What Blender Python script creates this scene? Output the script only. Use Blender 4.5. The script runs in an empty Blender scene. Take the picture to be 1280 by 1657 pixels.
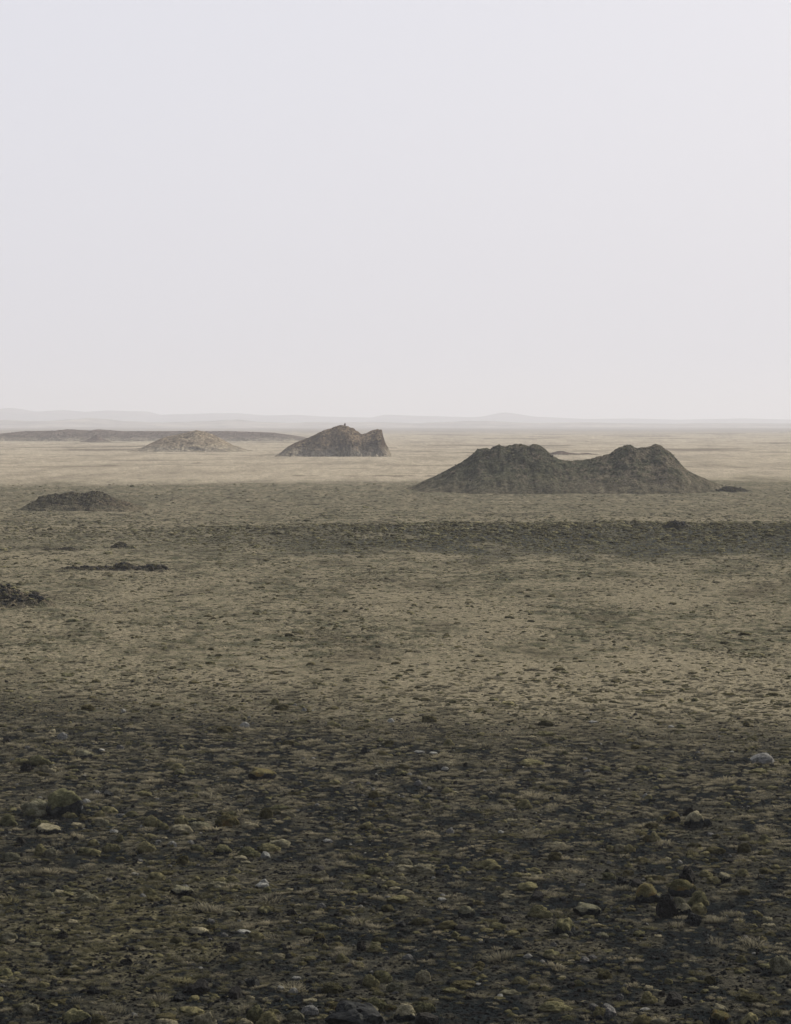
import bpy, bmesh, math, random
import numpy as np
from mathutils import Vector, Matrix, Euler

# ------------------------------------------------------------------ camera, sky, sun, exposure
scene = bpy.context.scene
COL = scene.collection
W_PX, H_PX, F_PX = 1280.0, 1657.0, 4400.0
S = 1.65                                             # depth of the zones relative to their first survey
CAM_H, HORIZON = 12.0, 684.0
PITCH = math.atan((H_PX / 2 - HORIZON) / F_PX)          # looking slightly down
cam_d = bpy.data.cameras.new('camera')
cam_d.sensor_fit = 'HORIZONTAL'
cam_d.sensor_width = 24.0
cam_d.lens = 24.0 * F_PX / W_PX
cam_d.clip_start = 0.5
cam_d.clip_end = 60000.0
cam = bpy.data.objects.new('camera', cam_d)
COL.objects.link(cam)
cam.location = (0, 0, CAM_H)
cam.rotation_euler = (math.radians(90) - PITCH, 0, 0)
scene.camera = cam

SUN_EL, SUN_AZ = 31.0, 42.0        # azimuth measured from the view direction (+Y) towards +X
world = bpy.data.worlds.new('World')
scene.world = world
world.use_nodes = True
wn, wl = world.node_tree.nodes, world.node_tree.links
wn.clear()
sky = wn.new('ShaderNodeTexSky')
sky.sky_type = 'NISHITA'
sky.sun_disc = False
sky.sun_elevation = math.radians(SUN_EL)
sky.sun_rotation = math.radians(SUN_AZ)
sky.dust_density = 6.0
sky.air_density = 1.0
bg_sky = wn.new('ShaderNodeBackground')
bg_sky.inputs['Strength'].default_value = 0.062
wl.new(sky.outputs[0], bg_sky.inputs['Color'])
bg_cloud = wn.new('ShaderNodeBackground')               # veil of high cloud over the whole sky, dimmed opposite the sun for contrast
bg_cloud.inputs['Color'].default_value = (0.67, 0.67, 0.735, 1)
# sunlit haze scatters forwards: the veil is full on the sun's side and dims smoothly towards the opposite sky
_a, _e = math.radians(SUN_AZ), math.radians(SUN_EL)
tcw = wn.new('ShaderNodeTexCoord'); dotw = wn.new('ShaderNodeVectorMath'); dotw.operation = 'DOT_PRODUCT'
wl.new(tcw.outputs['Generated'], dotw.inputs[0])
dotw.inputs[1].default_value = (math.sin(_a) * math.cos(_e), math.cos(_a) * math.cos(_e), math.sin(_e))
mrw = wn.new('ShaderNodeMapRange'); mrw.interpolation_type = 'SMOOTHSTEP'
mrw.inputs['From Min'].default_value = -0.9; mrw.inputs['From Max'].default_value = 0.62
mrw.inputs['To Min'].default_value = 0.13; mrw.inputs['To Max'].default_value = 1.0
wl.new(dotw.outputs['Value'], mrw.inputs['Value']); wl.new(mrw.outputs[0], bg_cloud.inputs['Strength'])
mixw = wn.new('ShaderNodeMixShader')
mixw.inputs[0].default_value = 0.82
wl.new(bg_sky.outputs[0], mixw.inputs[1])
wl.new(bg_cloud.outputs[0], mixw.inputs[2])
wo = wn.new('ShaderNodeOutputWorld')
wl.new(mixw.outputs[0], wo.inputs['Surface'])

sun_d = bpy.data.lights.new('sun', 'SUN')
sun_d.energy = 5.0
sun_d.angle = math.radians(2.0)
sun_d.color = (1.0, 0.9, 0.76)
sun = bpy.data.objects.new('sun', sun_d)
COL.objects.link(sun)
_a, _e = math.radians(SUN_AZ), math.radians(SUN_EL)
sun_dir = Vector((math.sin(_a) * math.cos(_e), math.cos(_a) * math.cos(_e), math.sin(_e)))
sun.rotation_euler = sun_dir.to_track_quat('Z', 'Y').to_euler()
sun.location = sun_dir * 200

scene.view_settings.view_transform = 'Standard'
scene.view_settings.look = 'None'
scene.view_settings.exposure = 0.35
scene.view_settings.gamma = 1.0
scene.view_settings.use_curve_mapping = False
scene.render.engine = 'CYCLES'
scene.cycles.use_denoising = True
scene.cycles.volume_bounces = 1
scene.cycles.max_bounces = 5
HAZE_DENSITY = 0.000168
HAZE_COLOR = (0.70, 0.73, 0.80)

random.seed(7)
rng = np.random.default_rng(11)

# ------------------------------------------------------------------ helpers
def tag(o, label=None, cat=None, group=None, kind=None):
    if label: o['label'] = label
    if cat: o['category'] = cat
    if group: o['group'] = group
    if kind: o['kind'] = kind
    return o

def _hash2(ix, iy, seed):
    h = (ix.astype(np.int64) * 374761393 + iy.astype(np.int64) * 668265263 + seed * 974634777) & 0xffffffff
    h = ((h ^ (h >> 13)) * 1274126177) & 0xffffffff
    h = h ^ (h >> 16)
    return (h & 0xffff).astype(np.float32) * (2 * math.pi / 65536.0)

def noise2(x, y, seed=0):
    x = np.asarray(x, dtype=np.float64); y = np.asarray(y, dtype=np.float64)
    x0 = np.floor(x); y0 = np.floor(y)
    fx = (x - x0).astype(np.float32); fy = (y - y0).astype(np.float32)
    ix = x0.astype(np.int64); iy = y0.astype(np.int64)
    u = fx * fx * fx * (fx * (fx * 6 - 15) + 10); v = fy * fy * fy * (fy * (fy * 6 - 15) + 10)
    def g(dx, dy):
        a = _hash2(ix + dx, iy + dy, seed)
        return np.cos(a) * (fx - dx) + np.sin(a) * (fy - dy)
    a = g(0, 0) * (1 - u) + g(1, 0) * u
    b = g(0, 1) * (1 - u) + g(1, 1) * u
    return (a * (1 - v) + b * v) * 1.45

def fbm2(x, y, oct=4, seed=0, gain=0.5, lac=2.03):
    s, a, n = 0.0, 1.0, 0.0
    for i in range(oct):
        s = s + a * noise2(x, y, seed + i * 17); n += a
        x = x * lac + 13.7; y = y * lac - 7.1; a *= gain
    return s / n

def sstep(a, b, x):
    t = np.clip((x - a) / (b - a), 0, 1)
    return t * t * (3 - 2 * t)

def mixc(a, b, t):
    t = np.asarray(t)[..., None]
    return a * (1 - t) + np.asarray(b) * t

CP, SP = math.cos(PITCH), math.sin(PITCH)
def ray(px, py):
    cx, cy = (px - W_PX / 2) / F_PX, -(py - H_PX / 2) / F_PX
    return np.array([cx, CP + cy * SP, cy * CP - SP])
def at_depth(px, py, Y):
    d = ray(px, py); return d * (Y / d[1]) + np.array([0, 0, CAM_H])
def ground_hit(px, py):
    d = ray(px, py); z = 0.0
    for _ in range(6):
        p = d * ((z - CAM_H) / d[2])
        z = float(ground_height(np.array([p[0]]), np.array([p[1]]))[0])
    return p[0], p[1], z

# ------------------------------------------------------------------ the plain: height and ground cover
def swell(x, y):
    """the low dark rise across the middle of the plain"""
    y = y / S
    yy = y + 7.0 * fbm2(x / 16.0, y * 0 + 3.3, 4, 5) + 0.04 * x
    front = sstep(149, 176, yy) * (1 - sstep(178, 196, yy))
    wx = 0.25 + 0.75 * sstep(-28, 4, x)
    return front * wx
def macro_height(x, y):
    sw_ = swell(x, y); y = y / S
    r = np.hypot(x, y)
    far = sstep(70, 200, r)
    h = 0.05 * fbm2(x / 9.0, y / 9.0, 3, 1) + far * 0.32 * fbm2(x / 55.0, y / 38.0, 3, 2)
    h = h + sstep(700, 2500, r) * 3.0 * np.maximum(fbm2(x / 260.0, y / 420.0, 4, 3), -0.1)
    h = h + 0.75 * sw_
    return h
def micro_height(x, y):
    r = np.hypot(x, y / S)
    near = 1 - sstep(66, 90, r)
    midz = sstep(62, 92, r)
    a = near * (0.05 * fbm2(x / 1.6, y / 1.6, 3, 21) + 0.035 * (0.35 - np.abs(noise2(x / 0.33, y / 0.33, 22))) + 0.02 * noise2(x / 0.14, y / 0.14, 23))
    patch = sstep(-0.25, 0.35, fbm2(x / 14.0, y / 20.0, 2, 30))
    b = midz * (0.30 * (0.4 - np.abs(fbm2(x / 0.62, y / 1.1, 3, 24))) * (0.35 + 0.65 * patch) + 0.10 * fbm2(x / 3.2, y / 4.5, 2, 25))
    c = sstep(180, 330, r) * (1 - 0.5 * sstep(330, 420, r)) * 0.22 * fbm2(x / 4.0, y / 9.0, 3, 27)
    return a + b + c + 0.34 * swell(x, y) * (0.5 - np.abs(noise2(x / 0.8, y / 1.3, 31))) * 2
def ground_height(x, y):
    return macro_height(x, y) + micro_height(x, y)

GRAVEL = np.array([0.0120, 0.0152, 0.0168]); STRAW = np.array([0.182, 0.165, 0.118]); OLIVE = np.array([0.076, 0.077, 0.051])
SUNLIT_STRAW = np.array([0.300, 0.270, 0.212]); BROWN = np.array([0.098, 0.081, 0.060]); DARKMOSS = np.array([0.038, 0.045, 0.031])
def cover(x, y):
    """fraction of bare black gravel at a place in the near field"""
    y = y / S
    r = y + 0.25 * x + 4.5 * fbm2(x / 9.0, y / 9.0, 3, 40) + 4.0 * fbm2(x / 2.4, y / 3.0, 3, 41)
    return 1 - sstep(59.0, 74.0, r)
def patches(x, y):
    return fbm2(x / 2.4, y / 3.0, 4, 66) + 0.5 * fbm2(x / 14.0, y / 16.0, 2, 67)
def dark_rise(x, y):
    y = y / S
    n = fbm2(x / 5.0, y / 8.0, 4, 51)
    q = sstep(141, 156, y + 0.04 * x + 16 * n) * (1 - sstep(173, 186, y + 0.04 * x + 9 * n))
    return q * (0.22 + 0.78 * sstep(-26, 4, x)) * (0.35 + 0.65 * sstep(-0.25, 0.05, fbm2(x / 9.0, y / 7.0, 3, 68) + 0.35 * sstep(0, 25, x)))
def ground_color(x, y):
    n1 = fbm2(x / 0.9, y / 1.6, 4, 50); pat = patches(x, y); rise = dark_rise(x, y); fine = fbm2(x / 0.30, y / 0.40, 3, 54); kov = cover(x, y)
    y = y / S; r = np.hypot(x, y)
    n2 = fbm2(x / 5.0, y / 8.0, 4, 51); n3 = fbm2(x / 30.0, y / 34.0, 3, 52)
    n4 = fbm2(x / 12.0, y / 30.0, 4, 53)
    c = np.broadcast_to(STRAW, x.shape + (3,)).copy()
    c = mixc(c, OLIVE, np.clip(0.30 + 1.6 * n1 + 1.0 * n2 + 0.8 * fine, 0, 0.95))
    c = mixc(c, DARKMOSS, np.clip(-0.16 + 2.0 * n1 * (0.7 + n2), 0, 0.85))
    c = mixc(c, BROWN, np.clip(n2 * 0.9 + 0.5 * n3, 0, 0.45))
    c = mixc(c, DARKMOSS * 1.1, np.clip(1.9 * pat - 0.22, 0, 0.72) * sstep(64, 74, y))
    # pale tan tongues of short grass in the middle distance
    t = sstep(0.02, 0.30, n4 + 0.35 * n3) * sstep(78, 95, r)
    c = mixc(c, STRAW * 1.08, 0.65 * t)
    # clean smooth grass strip just beyond the gravel, on the right
    t = sstep(66, 71, y + 0.2 * x + 2.0 * n2) * (1 - sstep(78, 90, y + 6 * n2)) * (0.35 + 0.65 * sstep(-4, 5, x + 4 * n2))
    c = mixc(c, STRAW * 1.15, 0.85 * t)
    # the dark rise
    s = rise
    c = mixc(c, mixc(np.broadcast_to(GRAVEL * 1.9, c.shape), np.array([0.088, 0.086, 0.060]), np.clip(0.34 + 2.6 * n1 + 1.4 * fine, 0, 1)), 0.92 * s)
    # beyond it: greyer moss-grass, then straw plain with its fuller sunlight partly painted in
    g = sstep(190, 262, y + 30 * n2 + 12 * n1) * (1 - sstep(312, 350, y + 22 * n4 + 22 * n2 + 14 * n1 - 0.10 * x))
    c = mixc(c, mixc(np.broadcast_to(np.array([0.096, 0.092, 0.066]), c.shape), STRAW * 0.8, np.clip(0.42 + 1.6 * n2 + 0.8 * fbm2(x / 2.0, y / 8.0, 2, 58), 0, 1)), 0.85 * g)
    streak = fbm2(x / 0.9, y / 3.2, 3, 61); streak2 = fbm2(x / 2.6, y / 16.0, 3, 62)
    b = sstep(305, 362, y + 22 * n4 + 22 * n2 + 14 * n1 - 0.10 * x - 14 * sstep(10, 60, x))
    n5 = fbm2(x / 28.0, y / 70.0, 4, 55); n6 = fbm2(x / 6.0, y / 40.0, 3, 56)
    pl = mixc(np.broadcast_to(SUNLIT_STRAW, c.shape), SUNLIT_STRAW * 0.62, np.clip(0.15 + 1.3 * n5 + 0.7 * n6, 0, 1))
    pl = mixc(pl, BROWN * 0.9, sstep(0.20, 0.34, fbm2(x / 90.0, y / 60.0, 4, 57)) * sstep(380, 520, y) * 0.8)
    c = mixc(c, pl, b)
    c = c * (1 + g * (0.9 * streak + 0.3 * streak2) + b * (0.30 * streak + 0.22 * streak2))[..., None]
    c = mixc(c, BROWN * 0.8, b * sstep(0.36, 0.5, fbm2(x / 16.0, y / 24.0, 4, 63)) * 0.7)
    c = mixc(c, np.array([0.15, 0.13, 0.105]), b * sstep(0.22, 0.36, fbm2(x / 34.0, y / 5.5, 4, 64)) * sstep(335, 420, y) * (1 - sstep(900, 1300, y)) * 0.75)
    c = mixc(c, np.array([0.17, 0.155, 0.135]), sstep(1300, 2800, r))
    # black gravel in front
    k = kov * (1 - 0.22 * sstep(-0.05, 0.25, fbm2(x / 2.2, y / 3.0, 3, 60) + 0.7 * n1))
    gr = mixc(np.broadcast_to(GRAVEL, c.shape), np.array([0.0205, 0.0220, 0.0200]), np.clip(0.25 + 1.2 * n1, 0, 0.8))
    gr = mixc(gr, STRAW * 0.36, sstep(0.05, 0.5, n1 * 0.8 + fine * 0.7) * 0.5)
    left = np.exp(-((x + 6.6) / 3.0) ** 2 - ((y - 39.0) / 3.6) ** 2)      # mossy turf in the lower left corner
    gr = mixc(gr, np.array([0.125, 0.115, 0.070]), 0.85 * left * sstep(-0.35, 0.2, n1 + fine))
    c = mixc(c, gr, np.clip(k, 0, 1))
    c = c * (1 + 0.40 * fine * (1 - sstep(60, 220, r)))[..., None]
    return np.clip(c, 0.012, 0.6)

def make_mesh(name, V, quads, colors=None, smooth=True):
    me = bpy.data.meshes.new(name)
    V = np.ascontiguousarray(V, dtype=np.float32); quads = np.ascontiguousarray(quads, dtype=np.int32)
    n, k = quads.shape
    me.vertices.add(len(V)); me.vertices.foreach_set('co', V.ravel())
    me.loops.add(n * k); me.loops.foreach_set('vertex_index', quads.ravel())
    me.polygons.add(n); me.polygons.foreach_set('loop_start', np.arange(0, n * k, k, dtype=np.int32))
    if smooth: me.polygons.foreach_set('use_smooth', np.ones(n, dtype=bool))
    me.update(calc_edges=True)
    if colors is not None:
        at = me.color_attributes.new('cover_color', 'FLOAT_COLOR', 'POINT')
        rgba = np.ones((len(V), 4), dtype=np.float32); rgba[:, :3] = colors
        at.data.foreach_set('color', rgba.ravel())
    return me
def grid_quads(nr, nc):
    i = np.arange(nr * nc).reshape(nr, nc)
    return np.stack([i[:-1, :-1], i[:-1, 1:], i[1:, 1:], i[1:, :-1]], -1).reshape(-1, 4)

# ------------------------------------------------------------------ materials
def new_mat(name):
    m = bpy.data.materials.new(name); m.use_nodes = True
    return m, m.node_tree.nodes, m.node_tree.links, m.node_tree.nodes['Principled BSDF']
def noise_node(n, l, scale, detail=6, rough=0.6, coord='Object', vec=None):
    t = n.new('ShaderNodeTexNoise'); t.inputs['Scale'].default_value = scale
    t.inputs['Detail'].default_value = detail; t.inputs['Roughness'].default_value = rough
    if vec is None:
        tc = n.new('ShaderNodeTexCoord'); vec = tc.outputs[coord]
    l.new(vec, t.inputs['Vector'])
    return t
def ramp(n, l, src, stops):
    r = n.new('ShaderNodeValToRGB'); e = r.color_ramp.elements
    while len(e) < len(stops): e.new(0.5)
    for el, (p, c) in zip(e, stops):
        el.position = p; el.color = (c[0], c[1], c[2], 1) if len(c) == 3 else c
    l.new(src, r.inputs[0]); return r
def mul(n, l, a, b, fac=1.0):
    m = n.new('ShaderNodeMix'); m.data_type = 'RGBA'; m.blend_type = 'MULTIPLY'; m.inputs[0].default_value = fac
    l.new(a, m.inputs[6]); l.new(b, m.inputs[7]); return m.outputs[2]
def bumped(n, l, bs, srcs):
    prev = None
    for s, dist, st in srcs:
        b = n.new('ShaderNodeBump'); b.inputs['Strength'].default_value = st; b.inputs['Distance'].default_value = dist
        l.new(s, b.inputs['Height'])
        if prev: l.new(prev, b.inputs['Normal'])
        prev = b.outputs[0]
    l.new(prev, bs.inputs['Normal'])

def terrain_material(name, s1, s2, s3, d1, d2, d3):
    m, n, l, bs = new_mat(name)
    a = n.new('ShaderNodeAttribute'); a.attribute_name = 'cover_color'
    t1 = noise_node(n, l, s1, 5); t2 = noise_node(n, l, s2, 4); t3 = noise_node(n, l, s3, 3)
    r1 = ramp(n, l, t1.outputs[0], [(0.30, (0.55,) * 3), (0.52, (1.0,) * 3), (0.75, (1.45, 1.42, 1.32))])
    r2 = ramp(n, l, t2.outputs[0], [(0.32, (0.5,) * 3), (0.5, (1.0,) * 3), (0.7, (1.5, 1.48, 1.38))])
    c = mul(n, l, a.outputs['Color'], r1.outputs[0]); c = mul(n, l, c, r2.outputs[0], 0.8)
    l.new(c, bs.inputs['Base Color'])
    bs.inputs['Roughness'].default_value = 1.0; bs.inputs['Specular IOR Level'].default_value = 0.0
    bumped(n, l, bs, [(t1.outputs[0], d1, 1.0), (t2.outputs[0], d2, 1.0), (t3.outputs[0], d3, 1.0)])
    return m
M_ground = terrain_material('ground_cover', 3.2, 14.0, 45.0, 0.22, 0.06, 0.02)
M_mound = terrain_material('mound_cover', 0.7, 2.2, 6.0, 2.4, 0.9, 0.3)
M_crag = terrain_material('crag_cover', 0.30, 0.9, 3.0, 4.0, 1.4, 0.5)
M_far = terrain_material('far_cover', 0.004, 0.02, 0.08, 20, 5, 1)

def stone_material(name, base, var, rough=0.9, lichen=None):
    m, n, l, bs = new_mat(name)
    t1 = noise_node(n, l, 2.2, 6); t2 = noise_node(n, l, 9.0, 5, 0.7)
    oi = n.new('ShaderNodeObjectInfo')
    hr = ramp(n, l, oi.outputs['Random'], [(0, (0.65,) * 3), (1, (1.3, 1.27, 1.22))])
    r = ramp(n, l, t1.outputs[0], [(0.3, [v * (1 - var) for v in base]), (0.5, base), (0.72, [v * (1 + var) for v in base])])
    r2 = ramp(n, l, t2.outputs[0], [(0.35, (0.6,) * 3), (0.65, (1.25,) * 3)])
    c = mul(n, l, r.outputs[0], r2.outputs[0]); c = mul(n, l, c, hr.outputs[0])
    if lichen:
        t3 = noise_node(n, l, 4.5, 5, 0.7)
        rr = ramp(n, l, t3.outputs[0], [(0.55, (0,) * 3), (0.62, (1,) * 3)])
        mx = n.new('ShaderNodeMix'); mx.data_type = 'RGBA'; l.new(rr.outputs[0], mx.inputs[0]); l.new(c, mx.inputs[6])
        mx.inputs[7].default_value = (*lichen, 1); c = mx.outputs[2]
    l.new(c, bs.inputs['Base Color']); bs.inputs['Roughness'].default_value = rough; bs.inputs['Specular IOR Level'].default_value = 0.04
    bumped(n, l, bs, [(t1.outputs[0], 0.12, 0.8), (t2.outputs[0], 0.04, 0.9)])
    return m
def moss_material(name, base, tip, spot=None):
    m, n, l, bs = new_mat(name)
    t1 = noise_node(n, l, 3.0, 5); t2 = noise_node(n, l, 16.0, 4, 0.7)
    oi = n.new('ShaderNodeObjectInfo')
    hr = ramp(n, l, oi.outputs['Random'], [(0, (0.6, 0.62, 0.6)), (1, (1.3, 1.22, 1.15))])
    r = ramp(n, l, t1.outputs[0], [(0.32, base), (0.68, tip)])
    r2 = ramp(n, l, t2.outputs[0], [(0.33, (0.45,) * 3), (0.66, (1.3,) * 3)])
    c = mul(n, l, r.outputs[0], r2.outputs[0]); c = mul(n, l, c, hr.outputs[0])
    if spot:
        t3 = noise_node(n, l, 2.6, 4, 0.6)
        rr = ramp(n, l, t3.outputs[0], [(0.52, (0,) * 3), (0.62, (1,) * 3)])
        mx = n.new('ShaderNodeMix'); mx.data_type = 'RGBA'; l.new(rr.outputs[0], mx.inputs[0]); l.new(c, mx.inputs[6])
        mx.inputs[7].default_value = (*spot, 1); c = mx.outputs[2]
    l.new(c, bs.inputs['Base Color']); bs.inputs['Roughness'].default_value = 1.0; bs.inputs['Specular IOR Level'].default_value = 0.0
    bs.inputs['Sheen Weight'].default_value = 0.08; bs.inputs['Sheen Roughness'].default_value = 0.6
    bs.inputs['Sheen Tint'].default_value = (0.9, 0.85, 0.6, 1)
    bumped(n, l, bs, [(t1.outputs[0], 0.10, 0.8), (t2.outputs[0], 0.05, 1.0)])
    return m
def grass_material(name, root, tip):
    m, n, l, bs = new_mat(name)
    oi = n.new('ShaderNodeObjectInfo'); tc = n.new('ShaderNodeTexCoord')
    sx = n.new('ShaderNodeSeparateXYZ'); l.new(tc.outputs['Object'], sx.inputs[0])
    mr = n.new('ShaderNodeMapRange'); mr.inputs['From Max'].default_value = 0.55; l.new(sx.outputs[2], mr.inputs['Value'])
    r = ramp(n, l, mr.outputs[0], [(0.0, root), (0.8, tip)])  # blades coloured dark at root, light at tip, painting in the tuft's shade
    hr = ramp(n, l, oi.outputs['Random'], [(0, (0.55, 0.56, 0.55)), (0.6, (0.95, 0.93, 0.9)), (1, (1.3, 1.24, 1.15))])
    c = mul(n, l, r.outputs[0], hr.outputs[0])
    l.new(c, bs.inputs['Base Color']); bs.inputs['Roughness'].default_value = 0.8; bs.inputs['Specular IOR Level'].default_value = 0.1
    tr = n.new('ShaderNodeBsdfTranslucent'); l.new(c, tr.inputs['Color'])
    mx = n.new('ShaderNodeMixShader'); mx.inputs[0].default_value = 0.5
    l.new(bs.outputs[0], mx.inputs[1]); l.new(tr.outputs[0], mx.inputs[2])
    l.new(mx.outputs[0], n['Material Output'].inputs['Surface'])
    return m
M_lava = stone_material('lava_rock', (0.020, 0.0225, 0.024), 0.45, lichen=(0.045, 0.047, 0.040))
M_lava2 = stone_material('brown_lava_rock', (0.025, 0.0250, 0.0235), 0.4)
M_palestone = stone_material('pale_stone', (0.262, 0.270, 0.252), 0.35, 0.8)
M_greystone = stone_material('grey_stone', (0.115, 0.120, 0.118), 0.3, 0.8, lichen=(0.25, 0.235, 0.21))
M_moss = moss_material('green_moss', (0.050, 0.054, 0.030), (0.23, 0.22, 0.12))
M_palemoss = moss_material('pale_moss', (0.085, 0.085, 0.057), (0.31, 0.30, 0.215))
M_olive = moss_material('olive_moss', (0.036, 0.035, 0.020), (0.095, 0.088, 0.042))
M_yellow = moss_material('yellow_moss', (0.048, 0.046, 0.023), (0.125, 0.115, 0.055), spot=(0.115, 0.080, 0.028))
M_scoria = stone_material('weathered_scoria', (0.075, 0.068, 0.056), 0.4, lichen=(0.10, 0.095, 0.065))
M_redrock = stone_material('red_brown_rock', (0.085, 0.062, 0.048), 0.4)
M_drygrass = grass_material('dry_grass', (0.026, 0.027, 0.022), (0.34, 0.322, 0.238))
M_greengrass = grass_material('green_brown_grass', (0.026, 0.027, 0.018), (0.185, 0.18, 0.105))

# ------------------------------------------------------------------ the ground, one sheet to the horizon
fr = 1648.0 * S * CAM_H
dep = np.concatenate([np.arange(665, 150, -0.62), np.arange(150, 30, -0.5), np.arange(30, 1.45, -0.5)])
radii = np.concatenate([[0.5], np.geomspace(2, fr / 668, 24), fr / dep, [24000]])
front = np.concatenate([np.arange(-16.0, -9.01, 0.09), np.arange(-9.0, 9.0001, 0.0325), np.arange(9.09, 16.01, 0.09)])
side = front[-1] + np.cumsum(np.geomspace(0.12, 14, 38)); side = side[side < 179]
ang = np.radians(np.concatenate([-side[::-1], front, side, [360 - side[-1]]]))
R, A = np.meshgrid(radii, ang, indexing='ij')
gx, gy = R * np.sin(A), R * np.cos(A)
gz = ground_height(gx.ravel(), gy.ravel())
gc = ground_color(gx.ravel(), gy.ravel())
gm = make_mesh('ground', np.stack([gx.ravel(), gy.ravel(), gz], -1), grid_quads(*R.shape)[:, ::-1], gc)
gm.materials.append(M_ground)
go = bpy.data.objects.new('ground', gm); COL.objects.link(go)
tag(go, kind='structure')

# ------------------------------------------------------------------ far hills in the haze
def far_ridge(name, pts, Y, back, color, rough, seed):
    Y *= S; back *= S
    px = np.array([p[0] for p in pts], float); zz = np.array([at_depth(p[0], p[1], Y)[2] for p in pts])
    xx = np.array([at_depth(p[0], p[1], Y)[0] for p in pts])
    X = np.linspace(xx[0], xx[-1], 700); Yv = np.linspace(-1, 1, 40)
    gX, gT = np.meshgrid(X, Yv, indexing='ij')
    prof = np.interp(gX + 60 * np.sin(gT * 3) * 0, xx, zz)
    prof = prof * (1 - np.abs(gT) ** 1.5)
    Z = prof * (1 + rough * fbm2(gX / (back * 0.25), gT * 4 + 5, 5, seed)) - 1.5 * np.abs(gT)
    V = np.stack([gX, Y + gT * back, Z], -1).reshape(-1, 3)
    me = make_mesh(name, V, grid_quads(700, 40), np.broadcast_to(color, (len(V), 3)))
    me.materials.append(M_far)
    o = bpy.data.objects.new(name, me); COL.objects.link(o); return tag(o, kind='structure')
far_ridge('distant_hills', [(-1500, 668), (-900, 664), (-400, 667), (-120, 665), (0, 662), (20, 660), (40, 664), (60, 667), (100, 664), (140, 667), (180, 664), (235, 665), (255, 671),
    (300, 670), (380, 668), (430, 672), (480, 671), (520, 674), (600, 676), (622, 671), (660, 672), (700, 673), (760, 675), (780, 674), (800, 670), (815, 667), (832, 669), (862, 674),
    (950, 678), (1020, 677), (1100, 679), (1200, 677), (1280, 679), (1700, 676), (2300, 672), (2900, 678)], 7600, 1100, (0.115, 0.11, 0.11), 0.10, 70)
far_ridge('distant_hills', [(-1500, 684), (-700, 681), (-200, 683), (0, 680), (70, 682), (150, 679), (200, 682), (330, 683), (390, 681), (470, 684), (600, 683), (680, 685), (760, 682), (830, 684), (980, 684),
    (1060, 686), (1160, 685), (1280, 686), (1500, 683), (1900, 685), (2400, 684)], 4300, 420, (0.22, 0.205, 0.185), 0.5, 77)  # paler colour stands in for thicker haze over this ridge

# ------------------------------------------------------------------ lumps of rock and moss, and scattering them
from mathutils import noise as mnoise
def lump_mesh(name, seed, level, rough, detail, flat, mat, angular=0.0, fuzz=0):
    """a closed lump about 1 wide, its foot at z = 0 (a bit is sunk in the ground)"""
    rnd = random.Random(seed)
    bm = bmesh.new(); bmesh.ops.create_icosphere(bm, subdivisions=level, radius=0.5)
    off = Vector((rnd.uniform(-50, 50), rnd.uniform(-50, 50), rnd.uniform(-50, 50)))
    planes = []
    for _ in range(int(9 * angular)):
        v = Vector((rnd.gauss(0, 1), rnd.gauss(0, 1), rnd.gauss(0.2, 0.8))).normalized(); planes.append((v, rnd.uniform(0.30, 0.44)))
    for v in bm.verts:
        p = v.co.copy(); d = p.normalized()
        k = 1 + rough * mnoise.noise(d * 1.3 + off) + rough * 0.55 * mnoise.noise(d * 3.1 + off) + detail * mnoise.fractal(d * 6.5 + off, 0.7, 2.1, 3)
        q = p * k
        for pl, dd in planes:
            e = q.dot(pl) - dd
            if e > 0: q -= pl * e * 0.92
        q.z = (q.z + 0.18) if q.z > -0.18 else 0.3 * (q.z + 0.18)
        v.co = q
    if fuzz:                                            # short shoots standing out of the cushion
        bm.normal_update(); bm.faces.ensure_lookup_table()
        up = [f for f in bm.faces if f.calc_center_median().z > 0.05]
        for _ in range(fuzz):
            f = rnd.choice(up); c = f.calc_center_median(); d = (f.normal + Vector((rnd.gauss(0, .45), rnd.gauss(0, .45), rnd.uniform(0, .6)))).normalized()
            t = d.cross(Vector((rnd.gauss(0, 1), rnd.gauss(0, 1), rnd.gauss(0, 1)))).normalized() * 0.016
            vs = [bm.verts.new(c - d * 0.02 - t), bm.verts.new(c - d * 0.02 + t), bm.verts.new(c + d * rnd.uniform(0.035, 0.10))]
            bm.faces.new(vs)
    me = bpy.data.meshes.new(name); bm.to_mesh(me); bm.free()
    for p in me.polygons: p.use_smooth = angular < 0.5
    me.materials.append(mat); return me
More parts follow.
